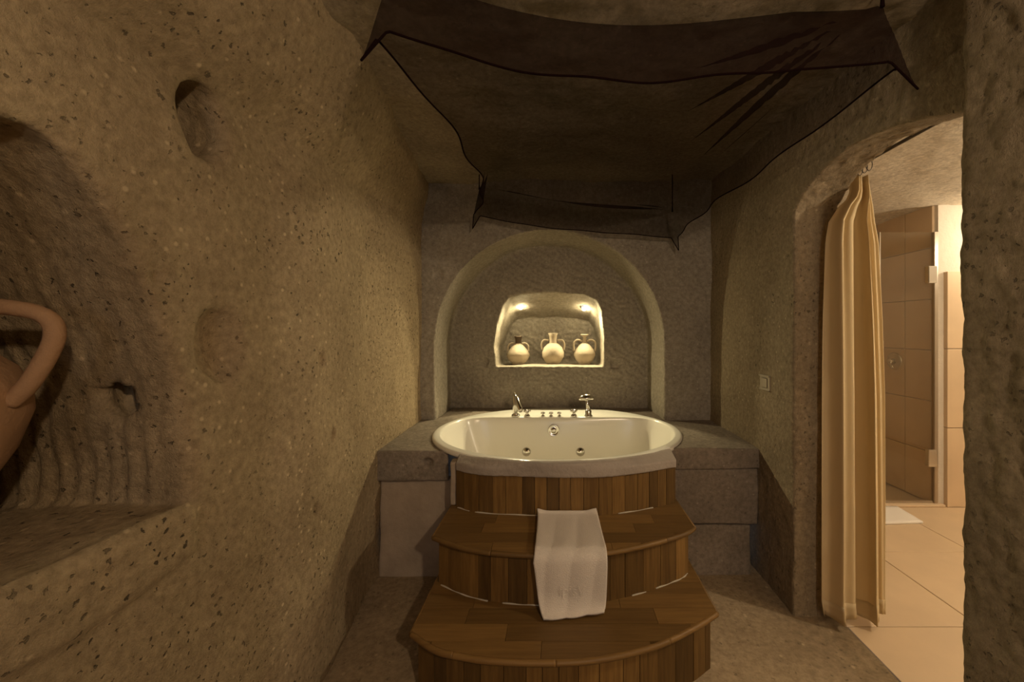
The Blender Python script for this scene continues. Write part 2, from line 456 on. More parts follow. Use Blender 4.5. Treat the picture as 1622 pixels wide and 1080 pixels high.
def right_fn(p, n):
    # block courses plastered over, edges still readable
    g = 0.0055 * noise.noise(Vector((p.x * 30, p.y * 30, p.z * 17))) + 0.004 * noise.noise(Vector((p.x * 52, p.y * 52, p.z * 40)))
    if p.y < 1.3: return g * (1.0 if p.y < 1.10 else 0.55) + (0.005 * noise.noise(p * 11) if p.y > 1.10 else 0.0)
    if n.x > -0.5 or p.y < 2.1: return g * 0.6
    return -0.006 * max(0.0, 1 - abs(p.z - 1.95) / 0.02) if p.y > 2.14 else 0.0
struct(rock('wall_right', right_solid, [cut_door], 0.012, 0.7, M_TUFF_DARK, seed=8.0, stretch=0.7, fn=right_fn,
            keep=lambda c, n: c.z < 2.87 and c.z > -0.03 and c.y > -0.33 and c.y < YB + 0.1))

# ceiling of the tub room
def ceil_solid(bm):
    add_loft(bm, [[(-1.3, y, z), (1.55, y, z), (1.55, y, z + 0.15), (-1.3, y, z + 0.15)] for y, z in ((-0.35, 2.58), (1.2, 2.65), (3.35, 2.78))])
struct(rock('ceiling', ceil_solid, [], 0.02, 1.6, M_CEIL, seed=12.0, keep=lambda c, n: n.z < 0.3))

# floor of the tub room
def grid_obj(name, x0, x1, y0, y1, z, step, amp, mat, seed=2.0):
    bm = bmesh.new(); nx = int((x1 - x0) / step); ny = int((y1 - y0) / step)
    V = [[bm.verts.new((x0 + (x1 - x0) * i / nx, y0 + (y1 - y0) * j / ny, z)) for i in range(nx + 1)] for j in range(ny + 1)]
    for j in range(ny):
        for i in range(nx): bm.faces.new((V[j][i], V[j][i + 1], V[j + 1][i + 1], V[j + 1][i]))
    f = rough_fn(amp, seed)
    for v in bm.verts: v.co.z += f(v.co)
    me = bpy.data.meshes.new(name); bm.to_mesh(me); bm.free()
    return link(name, me, mat, None, True)
struct(grid_obj('floor', -1.25, 1.492, -2.6, 2.75, -0.004, 0.03, 0.25, M_FLOOR))

# rear half of the room, behind the photographer
def box_struct(name, dims, mat):
    bm = bmesh.new(); add_box(bm, *dims); return struct(from_bm(name, bm, mat))
box_struct('wall_left_rear', (-1.25, -1.06, -2.6, -0.30, 0, 2.6), M_TUFF)
box_struct('wall_right_rear', (1.205, 1.40, -2.6, -0.30, 0, 2.6), M_TUFF_DARK)
box_struct('ceiling_rear', (-1.25, 1.40, -2.6, -0.30, 2.53, 2.65), M_CEIL)
bm = bmesh.new()
for d in ((-1.25, -0.32, 0, 2.6), (0.62, 1.40, 0, 2.6), (-0.32, 0.62, 0, 1.18), (-0.32, 0.62, 2.32, 2.6)):
    add_box(bm, d[0], d[1], -2.75, -2.5, d[2], d[3])
struct(from_bm('wall_front', bm, M_TUFF))
bm = bmesh.new()
for d in ((-0.33, -0.27, 1.17, 2.33), (0.57, 0.63, 1.17, 2.33), (-0.27, 0.57, 1.17, 1.23), (-0.27, 0.57, 2.27, 2.33), (0.13, 0.17, 1.23, 2.27)):
    add_box(bm, d[0], d[1], -2.54, -2.49, d[2], d[3])
win = struct(from_bm('window_1', bm, M_FRAME))
for x0, x1 in ((-0.27, 0.13), (0.17, 0.57)):
    bm = bmesh.new(); add_box(bm, x0, x1, -2.518, -2.512, 1.23, 2.27); from_bm('pane', bm, M_WGLASS, win)

# ------------------------------------------------------------------ bathroom beyond the doorway
def tile_obj(name, x0, x1, y0, y1, z0, z1, mat, parent, bev=0.003):
    bm = bmesh.new(); add_box(bm, x0, x1, y0, y1, z0, z1)
    bmesh.ops.bevel(bm, geom=list(bm.edges), offset=bev, segments=1, affect='EDGES')
    return from_bm(name, bm, mat, parent)
bm = bmesh.new(); add_box(bm, 1.492, 4.9, -0.4, 4.5, -0.06, -0.008)
fb = struct(from_bm('floor_bathroom', bm, M_GROUT))
TS = 0.69; G = 0.0025
for i in range(5):
    for j in range(6):
        x0 = 1.494 + i * TS; y0 = -0.02 + j * TS + (-0.02)
        if x0 > 4.2: continue
        x1 = min(x0 + TS, 4.9); y1 = min(y0 + TS, 3.47)
        if y1 - y0 < 0.05: continue
        tile_obj('tile', x0 + G, x1 - G, y0 + G, y1 - G, -0.01, 0.0, M_TILE, fb, 0.002)
YS, XS = 3.45, 3.335     # shower door plane, side wall of the shower
grid = grid_obj('ceiling_bathroom', 1.47, 4.9, -0.4, 4.5, 2.64, 0.025, 0.9, M_BCEIL, 5.0); struct(grid)
box_struct('wall_bathroom_right', (4.85, 5.0, -0.4, 4.5, 0, 2.8), M_BPLAST)
box_struct('wall_bathroom_front', (1.49, 5.0, -0.5, -0.38, 0, 2.8), M_BPLAST)
pier = box_struct('wall_bathroom_back', (XS, 4.9, YS - 0.01, 4.5, 0, 2.75), M_BPLAST)
# tile dado of the pier, proud of the plaster
for k, (z0, z1) in enumerate(((0, 0.69), (0.69, 1.38), (1.38, 2.055))):
    for x0, x1 in ((XS + 0.045, XS + 0.60), (XS + 0.60, 4.85)):
        tile_obj('tile', x0 + G, x1 - G, YS - 0.045, YS - 0.008, z0 + G, z1 - G, M_TILE, pier)
# tiled side wall of the shower
for z0, z1 in ((0, 0.455), (0.455, 0.91), (0.91, 1.365), (1.365, 1.82), (1.82, 2.275), (2.275, 2.70)):
    for y0, y1 in ((YS + 0.02, 3.75), (3.75, 4.08), (4.08, 4.45)):
        tile_obj('tile', XS - 0.02, XS + 0.002, y0 + G, y1 - G, z0 + G, z1 - G, M_TILE, pier)
box_struct('wall_shower_back', (1.49, XS, 4.42, 4.6, 0, 2.8), M_TILE)
box_struct('wall_bathroom_side', (1.49, 2.05, YS, 4.5, 0, 2.8), M_BPLAST)
tile_obj('trim_1', 2.05, XS + 0.03, YS - 0.05, YS + 0.06, 0.0, 0.022, M_TILE, None, 0.004)['kind'] = 'structure'

# ------------------------------------------------------------------ stone surround of the tub
TCX, TCY, TA, TB, TZ = -0.010, 2.915, 0.900, 0.785, 0.81     # tub ellipse and rim height
deck = empty('stone_tub_surround', (0, 2.6, 0), 'rough stone ledge built around the round white bathtub', 'stone ledge')
def ell_x(y, side, k=0.965):
    t = (y - TCY) / (TB * k)
    return TCX if abs(t) >= 1 else TCX + side * TA * k * math.sqrt(1 - t * t)
def slab_poly(side, y0, y1, xw, xr):
    ys = [y0 + (y1 - y0) * i / 20 for i in range(21)]
    p = [(ell_x(y, side), y) for y in ys]
    return p + [(xr, y1), (xr, YB), (xw, YB), (xw, y0)]
def slab(side, y0, xw, xr, z0, z1, name, label, mat, seed):
    def f(bm): add_prism(bm, slab_poly(side, y0, YI + 0.01, xw, xr), 'Z', z0, z1)
    o = rock(name, f, [blob(-0.815, y0, 0.72, 0.035, 0.03, 0.02)] if side < 0 else [], 0.011, 0.45, mat, None, seed=seed)
    child(o, deck); o['label'] = label
slab(-1, 2.42, -1.14, -1.03, 0.60, DECK - 0.005, 'ledge_slab', 'greyish stone ledge slab with a small chip', M_DECK, 21)
slab(1, 2.46, 1.27, 0.89, 0.665, DECK - 0.005, 'ledge_slab', 'brown stone ledge slab', M_DECK, 22)
def face_block(x0, x1, y0, y1, z0, z1, name, mat, seed, amp=0.45):
    def f(bm): add_box(bm, x0, x1, y0, y1, z0, z1)
    child(rock(name, f, [], 0.011, amp, mat, None, seed=seed), deck)
face_block(-1.13, -0.62, 2.455, 2.515, -0.02, 0.61, 'plaster_face', M_PLASTER, 23, 0.7)
face_block(0.66, 1.255, 2.470, 2.53, 0.31, 0.662, 'stone_block', M_DECK, 24)
face_block(0.66, 1.215, 2.468, 2.53, -0.02, 0.308, 'stone_block', M_DECK, 25)

# ------------------------------------------------------------------ bathtub
tub = empty('bathtub', (TCX, TCY, 0), 'round white whirlpool bathtub with a wide tap shelf', 'bathtub')
NS = 128
def basin_r(phi):
    c, s = math.cos(phi), math.sin(phi)
    a, b = TA - 0.055, TB - 0.075
    r = 1 / math.sqrt((c / a) ** 2 + (s / b) ** 2)
    if s > 0.05:
        rl = (3.275 - TCY) / s
        k = 10.0
        r = (r ** -k + rl ** -k) ** (-1 / k)
    return r
bm = bmesh.new()
rings = []
def ring(fr, z): rings.append([bm.verts.new((TCX + fr(2 * PI * i / NS) * math.cos(2 * PI * i / NS), TCY + fr(2 * PI * i / NS) * math.sin(2 * PI * i / NS), z)) for i in range(NS)])
def er(d): return lambda p: 1 / math.sqrt((math.cos(p) / (TA - d)) ** 2 + (math.sin(p) / (TB - d)) ** 2)
ring(er(0.012), TZ - 0.03); ring(er(0.0), TZ - 0.026); ring(er(0.0), TZ - 0.010); ring(er(0.006), TZ - 0.002); ring(er(0.016), TZ + 0.002)
def lerp(t, z):
    e = er(0.016)
    return ring(lambda p: e(p) * (1 - t) + (basin_r(p) + 0.012) * t, z)
lerp(0.5, TZ + 0.002); lerp(1.0, TZ + 0.003)
for d, dz in ((0.004, 0.0), (0.0, -0.006), (-0.008, -0.022)): ring(lambda p, d=d: basin_r(p) + d, TZ + dz)
for k in range(1, 13):
    t = k / 12
    ring(lambda p, t=t: basin_r(p) * (1 - 0.17 * t ** 1.1) - 0.008, TZ - 0.022 - 0.36 * t)
for k, s in ((1, 0.80), (2, 0.72), (3, 0.5), (4, 0.25)):
    ring(lambda p, s=s: basin_r(p) * s, TZ - 0.405 - 0.006 * k)
for a, b in zip(rings, rings[1:]):
    for i in range(NS): bm.faces.new((a[i], a[(i + 1) % NS], b[(i + 1) % NS], b[i]))
bm.faces.new(rings[-1])
child(from_bm('shell', bm, M_TUB, None, True), tub)
# rough plaster collar under the front rim
# overflow, jets, knobs
def lathe_obj(name, prof, loc, rot=(0, 0, 0), mat=None, parent=None, seg=32, label=None):
    bm = bmesh.new(); add_lathe(bm, prof, seg)
    me = bpy.data.meshes.new(name); bmesh.ops.recalc_face_normals(bm, faces=bm.faces); bm.to_mesh(me); bm.free()
    o = link(name, me, mat, None, True)
    from mathutils import Euler
    me.transform(Matrix.Translation(loc) @ Euler(rot).to_matrix().to_4x4())
    if parent is not None: child(o, parent)
    if label: o['label'] = label
    return o
def wall_y(z):
    t = (TZ - 0.022 - z) / 0.36
    return TCY + 0.36 * (1 - 0.17 * max(t, 0) ** 1.1) - 0.008
q = at(877, 682, Y=3.24)
lathe_obj('overflow_drain', [(0, 0.020), (0.018, 0.020), (0.020, 0.016), (0.036, 0.014), (0.042, 0.024), (0.048, 0.018), (0.050, -0.01), (0, -0.01)],
          (q.x, wall_y(q.z), q.z), (PI / 2 - 0.12, 0, 0), M_CHROME, tub, label='round chrome overflow drain')
for px in (833, 920):
    q = at(px, 719, Y=3.17)
    lathe_obj('water_jet', [(0, 0.024), (0.014, 0.022), (0.026, 0.012), (0.034, 0.008), (0.038, -0.01), (0, -0.01)],
              (q.x, wall_y(q.z) - 0.002, q.z), (PI / 2 - 0.12, 0, 0), M_CHROME, tub, label='chrome water jet')
TY = 3.31
def knob(px, r, h):
    x = (px - VPX) / F_PX * TY
    o = lathe_obj('tap_knob', [(0, h), (r * 0.9, h), (r, h * 0.94), (r, h * 0.62), (r * 0.55, h * 0.52), (r * 0.55, h * 0.30), (r * 0.95, h * 0.2), (r, 0), (0, 0)],
              (x, TY, TZ + 0.002), (0, 0, 0), M_CHROME, tub, 24)
    bm = bmesh.new()
    for a in (0, PI / 2):
        c, s = math.cos(a + 0.4), math.sin(a + 0.4)
        add_tube(bm, [(x - c * r * 1.15, TY - s * r * 1.15, TZ + h * 0.80), (x + c * r * 1.15, TY + s * r * 1.15, TZ + h * 0.80)], h * 0.14, 8)
    b = from_bm('cross_grip', bm, M_CHROME, None, True)
    b.parent = o; b.matrix_parent_inverse = Matrix.Translation(tub.location).inverted()
    b.matrix_parent_inverse = (Matrix.Translation(tub.location) @ o.matrix_parent_inverse).inverted()
for px, r, h in ((835, 0.026, 0.058), (860, 0.016, 0.036), (873, 0.016, 0.036), (886, 0.016, 0.036), (909, 0.026, 0.062)): knob(px, r, h)

# faucet
fx = (817 - VPX) / F_PX * TY
fc = empty('tub_faucet', (fx, TY, TZ), 'chrome tub faucet with a slanted down-pointing spout', 'faucet')
lathe_obj('base_ring', [(0, 0.016), (0.032, 0.016), (0.036, 0.010), (0.037, -0.002), (0, -0.002)], (fx, TY, TZ + 0.003), (0, 0, 0), M_CHROME, fc)
bm = bmesh.new(); add_tube(bm, [(fx, TY, TZ), (fx, TY, TZ + 0.10), (fx - 0.006, TY + 0.002, TZ + 0.16), (fx - 0.010, TY + 0.002, TZ + 0.195), (fx - 0.010, TY, TZ + 0.202)], [0.026, 0.026, 0.022, 0.012, 0.004], 20)
child(from_bm('body', bm, M_CHROME, None, True), fc)
bm = bmesh.new(); add_tube(bm, [(fx - 0.010, TY, TZ + 0.200), (fx + 0.010, TY - 0.05, TZ + 0.165), (fx + 0.052, TY - 0.13, TZ + 0.082), (fx + 0.056, TY - 0.138, TZ + 0.074)], [0.008, 0.018, 0.021, 0.017], 20)
child(from_bm('spout', bm, M_CHROME, None, True), fc)
# hand shower
hx = (932 - VPX) / F_PX * TY
hs = empty('hand_shower', (hx, TY, TZ), 'chrome hand shower with flat round head standing on the tub rim', 'hand shower')
lathe_obj('holder', [(0, 0.060), (0.018, 0.060), (0.026, 0.046), (0.026, 0.018), (0.034, 0.010), (0.035, -0.002), (0, -0.002)], (hx, TY, TZ + 0.002), (0, 0, 0), M_CHROME, hs)
bm = bmesh.new(); add_tube(bm, [(hx, TY, TZ + 0.05), (hx - 0.006, TY, TZ + 0.10), (hx - 0.016, TY + 0.005, TZ + 0.155)], [0.014, 0.013, 0.016], 16)
child(from_bm('handle', bm, M_CHROME, None, True), hs)
lathe_obj('shower_head', [(0, 0.034), (0.03, 0.031), (0.055, 0.018), (0.066, 0.002), (0.066, -0.010), (0.060, -0.016), (0, -0.018)], (hx - 0.018, TY + 0.005, TZ + 0.158), (-0.18, -0.05, 0), M_CHROME, hs)

# ------------------------------------------------------------------ wooden steps
Z1, Z2, ZT = 0.27, 0.52, 0.745
def plan(px, z): return [(p.x, p.y) for p in (at(a, b, Z=z) for a, b in px)]
F1 = plan([(652, 1000), (690, 1025), (730, 1035), (780, 1042), (880, 1045), (960, 1038), (1040, 1018), (1100, 990), (1135, 968)], Z1)
F2 = plan([(687, 848), (730, 863), (780, 872), (845, 876), (900, 876), (960, 872), (1010, 863), (1053, 852), (1087, 841), (1099, 833)], Z2)
F3 = plan([(722, 803), (760, 812), (850, 816.5), (900, 817), (965, 815), (1030, 805), (1070, 796)], Z2)
def resample(poly, n=120):
    pts = bez([(x, y, 0) for x, y in poly], 24)
    return [(p.x, p.y) for p in pts]
C1, C2, C3 = resample(F1), resample(F2), resample(F3)
def front_y(curve, x):
    if x <= curve[0][0]: return curve[0][1]
    for (xa, ya), (xb, yb) in zip(curve, curve[1:]):
        if xa <= x <= xb: return ya + (yb - ya) * (x - xa) / max(1e-9, xb - xa)
    return curve[-1][1]
def uv_box(me, along):
    uv = me.uv_layers.new(name='UVMap')
    for p in me.polygons:
        for li in p.loop_indices:
            v = me.vertices[me.loops[li].vertex_index].co
            if along == 'X': uv.data[li].uv = (v.y + v.z, v.x)
            elif along == 'Z': uv.data[li].uv = (v.x + v.y, v.z)
steps = empty('wooden_steps', (0.04, 1.95, 0), 'curved wooden steps leading up to the round bathtub', 'steps')
panel = empty('tub_skirt', (0.04, 2.3, Z2), 'curved plank panel under the rim of the bathtub', 'tub skirt')
def inset(curve, d):
    out = []
    for i, (x, y) in enumerate(curve):
        a = curve[max(0, i - 1)]; b = curve[min(len(curve) - 1, i + 1)]
        tx, ty = b[0] - a[0], b[1] - a[1]; l = math.hypot(tx, ty) or 1
        out.append((x - ty / l * d, y + tx / l * d))
    return out
def staves(curve, z0, z1, wid, parent, sides=None, mat=M_WOOD, thick=0.018):
    """vertical planks around a curved front; each is a mesh of its own"""
    path = ([(curve[0][0], sides)] if sides else []) + list(curve) + ([(curve[-1][0], sides)] if sides else [])
    L = [0.0]
    for a, b in zip(path, path[1:]): L.append(L[-1] + math.hypot(b[0] - a[0], b[1] - a[1]))
    def pt(s):
        for i in range(len(L) - 1):
            if s <= L[i + 1] + 1e-9:
                t = (s - L[i]) / max(1e-9, L[i + 1] - L[i])
                return Vector((path[i][0] + (path[i + 1][0] - path[i][0]) * t, path[i][1] + (path[i + 1][1] - path[i][1]) * t, 0))
        return Vector((*path[-1], 0))
    s = 0.0
    corners = [L[1], L[-2]] if sides else []
    while s < L[-1] - 0.012:
        e = s + wid * random.uniform(0.72, 1.3)
        for c in corners:
            if s < c - 1e-6 < e: e = c
            elif abs(e - c) < 0.02 and e < c: e = c
        if L[-1] - e < 0.025: e = L[-1]
        a, b = pt(s), pt(e)
        n = 1 if (b - a).length < 1e-6 else 4
        pts = [pt(s + (e - s) * k / n) for k in range(n + 1)]
        t = (b - a).normalized(); nrm = Vector((t.y, -t.x, 0))     # outward (towards -Y for a left-to-right front)
        j = random.uniform(-0.0012, 0.0012)
        g = t * 0.0012
        pts[0] = pts[0] + g; pts[-1] = pts[-1] - g
        outer = [p + nrm * j for p in pts]; inner = [p - nrm * thick for p in reversed(pts)]
        bm = bmesh.new(); add_prism(bm, [(p.x, p.y) for p in outer + inner], 'Z', z0, z1)
        o = from_bm('plank', bm, mat); uv_box(o.data, 'Z'); child(o, parent)
        s = e
def tread(curve, z, back, parent, row=0.095, thick=0.022, behind=None):
    xa, xb = curve[0][0], curve[-1][0]; ymin = min(y for _, y in curve)
    y = ymin - 0.004; k = 0
    while y < back:
        y1 = min(y + row, back)
        cuts = [xa]; x = xa + random.uniform(0.18, 0.75)
        while x < xb - 0.1: cuts.append(x); x += random.uniform(0.45, 0.95)
        cuts.append(xb)
        for x0, x1 in zip(cuts, cuts[1:]):
            xs = [x0 + 0.0008 + (x1 - x0 - 0.0016) * i / 16 for i in range(17)]
            run = []; runs = []
            for x in xs:
                lo = max(y + 0.0008, front_y(curve, x) + 0.004)
                hi = y1 - 0.0008
                if behind and behind[0][0] - 0.01 < x < behind[-1][0] + 0.01: hi = min(hi, front_y(behind, x) + 0.030)   # boards stop under the tub panel
                if lo < hi - 0.0012: run.append((x, lo, hi))
                elif run: runs.append(run); run = []
            if run: runs.append(run)
            for r in runs:
                if len(r) < 2: continue
                poly = [(a, b) for a, b, _ in r] + [(a, c) for a, _, c in reversed(r)]
                dz = random.uniform(-0.0008, 0.0008)
                bm = bmesh.new(); add_prism(bm, poly, 'Z', z - thick, z + dz)
                o = from_bm('plank', bm, M_WOODTOP); uv_box(o.data, 'X'); child(o, parent)
        y = y1; k += 1
def nosing(curve, z, parent, back):
    full = [(curve[0][0], back)] + list(curve) + [(curve[-1][0], back)]
    n = len(full); marks = [0, 1, int(n * 0.22), int(n * 0.5), int(n * 0.78), n - 2, n - 1]
    for a, b in zip(marks, marks[1:]):
        seg = full[a:b + 1]
        bm = bmesh.new(); add_tube(bm, [(x, y, z - 0.0125) for x, y in seg], 0.0125, 10)
        o = from_bm('nosing', bm, M_WOODTOP, None, True); uv_box(o.data, 'X'); child(o, parent)
def core(curve, z0, z1, back, parent):
    c = inset(curve, 0.04)
    poly = [(x, y) for x, y in c[::4]] + [(c[-1][0] - 0.02, back), (c[0][0] + 0.02, back)]
    bm = bmesh.new(); add_prism(bm, poly, 'Z', z0, z1); child(from_bm('carcass', bm, M_DARKWOOD), parent)
BK = 2.472
R1, R2 = inset(C1, 0.018), inset(C2, 0.018)
R1 = [(x + (0.012 if i < len(R1) / 2 else -0.012), y) for i, (x, y) in enumerate(R1)]
R2 = [(x + (0.012 if i < len(R2) / 2 else -0.012), y) for i, (x, y) in enumerate(R2)]
staves(R1, 0.0, Z1 - 0.020, 0.085, steps, sides=BK)
tread(C1, Z1, BK, steps); nosing(C1, Z1, steps, BK); core(C1, 0.0, Z1 - 0.022, BK, steps)
staves(R2, Z1, Z2 - 0.020, 0.085, steps, sides=BK)
tread(C2, Z2, BK, steps, behind=C3); nosing(C2, Z2, steps, BK); core(C2, Z1, Z2 - 0.022, 2.25, steps)
staves(C3, Z2, ZT, 0.078, panel)
# rough plaster collar between the planks and the tub rim
def collar(bm):
    secs = []
    for x, y in [C3[0]] + C3[2:-2:3] + [C3[-1]]:
        ye = TCY - TB * math.sqrt(1 - ((x - TCX) / TA) ** 2)
        t = (x - C3[0][0]) / (C3[-1][0] - C3[0][0]); wv_ = max(0.0, math.sin(PI * min(1.0, max(0.0, t)))) ** 0.45
        secs.append([(x, y + 0.03, ZT - 0.012), (x, y - 0.014, ZT - 0.012), (x, min(y - 0.014, ye - 0.004), TZ - 0.030), (x, ye - 0.003, TZ - 0.002), (x, ye + 0.003 + 0.015 * wv_, TZ - 0.004 + 0.010 * wv_), (x, ye + 0.006 + 0.036 * wv_, TZ - 0.006 + 0.010 * wv_), (x, ye + 0.042, TZ - 0.020)])
    add_loft(bm, secs)
o = rock('plaster_collar', collar, [], 0.007, 0.35, M_BAND, None, seed=31); child(o, tub); o['label'] = 'rough greyish plaster band'
# whitish sealant along the foot of each riser
def caulk(curve, z, a, b, parent):
    n = len(curve); seg = curve[int(n * a):int(n * b)]
    bm = bmesh.new(); add_tube(bm, [(x, y - 0.003, z + 0.002 + 0.0008 * math.sin(i * 0.45)) for i, (x, y) in enumerate(seg)], [0.003 + 0.001 * math.sin(i * 0.37) for i in range(len(seg))], 6)
    o = child(from_bm('sealant_line', bm, M_CAULK, None, True), parent); o['label'] = 'whitish sealant line'
caulk(R2, Z1, 0.01, 0.20, steps); caulk(R2, Z1, 0.24, 0.42, steps); caulk(R2, Z1, 0.66, 0.72, steps); caulk(R2, Z1, 0.76, 0.99, steps)
caulk(C3, Z2, 0.02, 0.12, panel); caulk(C3, Z2, 0.15, 0.46, panel); caulk(C3, Z2, 0.70, 0.85, panel)
def jamb(bm, x, y, z0, z1): add_box(bm, x - 0.020, x + 0.020, y + 0.004, y + 0.08, z0, z1)
for x, y, z1 in ((C3[0][0] - 0.020, C3[0][1] + 0.012, 0.775),):
    o = rock('plaster_edge', lambda bm: jamb(bm, x, y, Z2, z1), [], 0.009, 0.8, M_PLASTER, None, seed=40 + x); child(o, deck); o['label'] = 'whitish plaster edge beside the planks'

# ------------------------------------------------------------------ towel draped over the middle step
tl = empty('towel', (0.04, 1.9, Z2), 'folded white towel draped over the wooden step', 'towel')
prof = [(2.135, Z2 + 0.030), (2.10, Z2 + 0.016), (1.98, Z2 + 0.012), (1.85, Z2 + 0.012), (1.795, Z2 + 0.010), (1.768, Z2 - 0.012), (1.760, Z2 - 0.05), (1.758, Z2 - 0.12),
        (1.755, Z1 + 0.06), (1.745, Z1 + 0.025), (1.728, Z1 + 0.010)]
curve = bez([(0, y, z) for y, z in prof], 8)
NU = 44
def towel_pt(i, j):
    s = j / (len(curve) - 1); u = i / NU
    p = curve[j]
    xl = -0.118 + 0.010 * math.sin(s * 5) + (0.062 * max(0, s - 0.55) / 0.45); xr = 0.205 + 0.014 * math.sin(s * 3.1) - 0.012 * max(0, s - 0.6)
    x = xl + (xr - xl) * u
    wv = 0.006 * math.sin(u * 9 + 3 * s) * min(1, s * 3)
    y = p.y - abs(wv) * (s > 0.4) - 0.030 * (1 - u) * max(0, s - 0.75) / 0.25 * (1 if s > 0.75 else 0)
    z = p.z + (abs(wv) * (s <= 0.4)) + 0.012 * math.exp(-(u / 0.10) ** 2) * (1 - s) ** 3 + 0.014 * math.exp(-((1 - u) / 0.12) ** 2) * (1 - s) ** 3
    z += 0.022 * max(0, u - 0.45) * max(0, s - 0.8) / 0.2
    return Vector((x, y, z))
bm = bmesh.new()
V = [[bm.verts.new(towel_pt(i, j)) for i in range(NU + 1)] for j in range(len(curve))]
for j in range(len(curve) - 1):
    for i in range(NU): bm.faces.new((V[j][i], V[j][i + 1], V[j + 1][i + 1], V[j + 1][i]))
ct = from_bm('cloth', bm, M_TOWEL, None, True); child(ct, tl)
md = ct.modifiers.new('thick', 'SOLIDIFY'); md.thickness = 0.012; md.offset = 0
# raised woven lettering near the lower end
def text_mesh(body, size, depth):
    cu = bpy.data.curves.new('lettering', 'FONT'); cu.body = body; cu.size = size; cu.extrude = depth; cu.align_x = 'CENTER'
    o = bpy.data.objects.new('lettering', cu); C.objects.link(o)
    dg = bpy.context.evaluated_depsgraph_get(); dg.update()
    me = bpy.data.meshes.new_from_object(o.evaluated_get(dg)); bpy.data.objects.remove(o); bpy.data.curves.remove(cu)
    return me
me = text_mesh('lpisV', 0.062, 0.0018)
me.transform(Matrix.Translation((0.06, 0, Z1 + 0.082)) @ Matrix.Rotation(PI / 2, 4, 'X'))
from mathutils.bvhtree import BVHTree
tb = bmesh.new(); tb.from_mesh(ct.data); bv_ = BVHTree.FromBMesh(tb)
for v in me.vertices:
    hit = bv_.ray_cast(Vector((v.co.x, 1.4, v.co.z)), Vector((0, 1, 0)))[0]
    v.co.y = (hit.y if hit else 1.75) - 0.0062 + v.co.y
tb.free()
lt = link('lettering', me, M_TOWEL); child(lt, tl); lt['label'] = 'raised tone-on-tone woven lettering'

# ------------------------------------------------------------------ canopy of sheer cloth
cp = empty('canopy_cloth', (0.2, 2.1, 2.6), 'sheer dark maroon cloth hung from the ceiling over the bathtub', 'canopy')
K = {(-1, -1): Vector((-0.49, 1.15, 2.600)), (1, -1): Vector((1.05, 1.27, 2.595)), (-1, 1): Vector((-0.625, 3.08, 2.66)), (1, 1): Vector((0.90, 3.10, 2.49))}
def canopy(u, v):
    cu, cv = max(-1, min(1, u)), max(-1, min(1, v)); ou, ov = abs(u) - abs(cu), abs(v) - abs(cv)
    s, t = (cu + 1) / 2, (cv + 1) / 2
    p = (K[(-1, -1)] * (1 - s) + K[(1, -1)] * s) * (1 - t) + (K[(-1, 1)] * (1 - s) + K[(1, 1)] * s) * t
    bu, bv = 1 - cu * cu, 1 - cv * cv
    p = p.copy()
    p.z -= 0.045 * bu + 0.045 * bv + 0.13 * bu * bv * (0.75 + 0.45 * t)
    p.x += bv * (0.17 * max(0, -cu) ** 3 - 0.10 * max(0, cu) ** 3)      # side edges pulled inward
    p.y += bu * (0.10 * max(0, -cv) ** 4 - 0.06 * max(0, cv) ** 4)
    # folds fanning out from the corners
    for (a, b), amp, nf in (((1, -1), 0.034, 19), ((1, 1), 0.012, 13), ((-1, -1), 0.012, 11), ((-1, 1), 0.010, 9)):
        dx, dy = (cu - a) * -a, (cv - b) * -b
        ang = math.atan2(dy, dx); r = math.hypot(dx, dy)
        k = math.exp(-((r - 0.45) / 0.55) ** 2) * min(1, r * 3)
        p.z += amp * k * math.sin(ang * nf + a)
    L = 0.21
    if ou > 0 or ov > 0:
        edge = cu if ov > ou else cv
        wave = math.sin(edge * 11 + 2 * a)
        a_, b_ = ou / 0.24, ov / 0.24
        if ou > 0 and ov > 0:          # loose corner of the cloth hangs as a small flared tail
            p.z -= L * (max(a_, b_) + 0.50 * min(a_, b_) - 0.12 * math.sin(PI * a_) * math.sin(PI * b_))
            p.x += math.copysign(1, u) * (0.045 * a_ + 0.015 * a_ * b_)
            p.y += math.copysign(1, v) * (0.03 * b_ + (0.03 if v < 0 else 0.0) * a_ * b_)
        else:
            p.z -= L * (a_ + b_)
            if a_ > 0: p.x += math.copysign(1, u) * a_ * (0.045 + 0.02 * wave * (1 - edge * edge))
            if b_ > 0: p.y += math.copysign(1, v) * b_ * (0.03 + 0.012 * wave * (1 - edge * edge))
    p.y = min(p.y, 3.215)
    return p
NUc = 110
bm = bmesh.new()
U = [-1.24 + 2.48 * i / NUc for i in range(NUc + 1)]
V = [[bm.verts.new(canopy(u, v)) for u in U] for v in U]
for j in range(NUc):
    for i in range(NUc): bm.faces.new((V[j][i], V[j][i + 1], V[j + 1][i + 1], V[j + 1][i]))
child(from_bm('sheet', bm, M_CANOPY, None, True), cp)
bm = bmesh.new()
edge = [canopy(u, -1.24) for u in U] + [canopy(1.24, v) for v in U[1:]] + [canopy(u, 1.24) for u in reversed(U[:-1])] + [canopy(-1.24, v) for v in reversed(U[1:-1])]
add_tube(bm, edge + [edge[0]], 0.0035, 6)
o = child(from_bm('hem', bm, M_CANOPY_HEM, None, True), cp); o['label'] = 'dark stitched hem'
for k, p in K.items():
    bm = bmesh.new(); add_tube(bm, [p + Vector((0, 0, -0.012)), p + Vector((0, 0, 0.03)), Vector((p.x, p.y, 2.69 + 0.06 * (p.y - 1.2)))], [0.007, 0.004, 0.004], 8)
    child(from_bm('tie_cord', bm, M_CANOPY_HEM, None, True), cp)

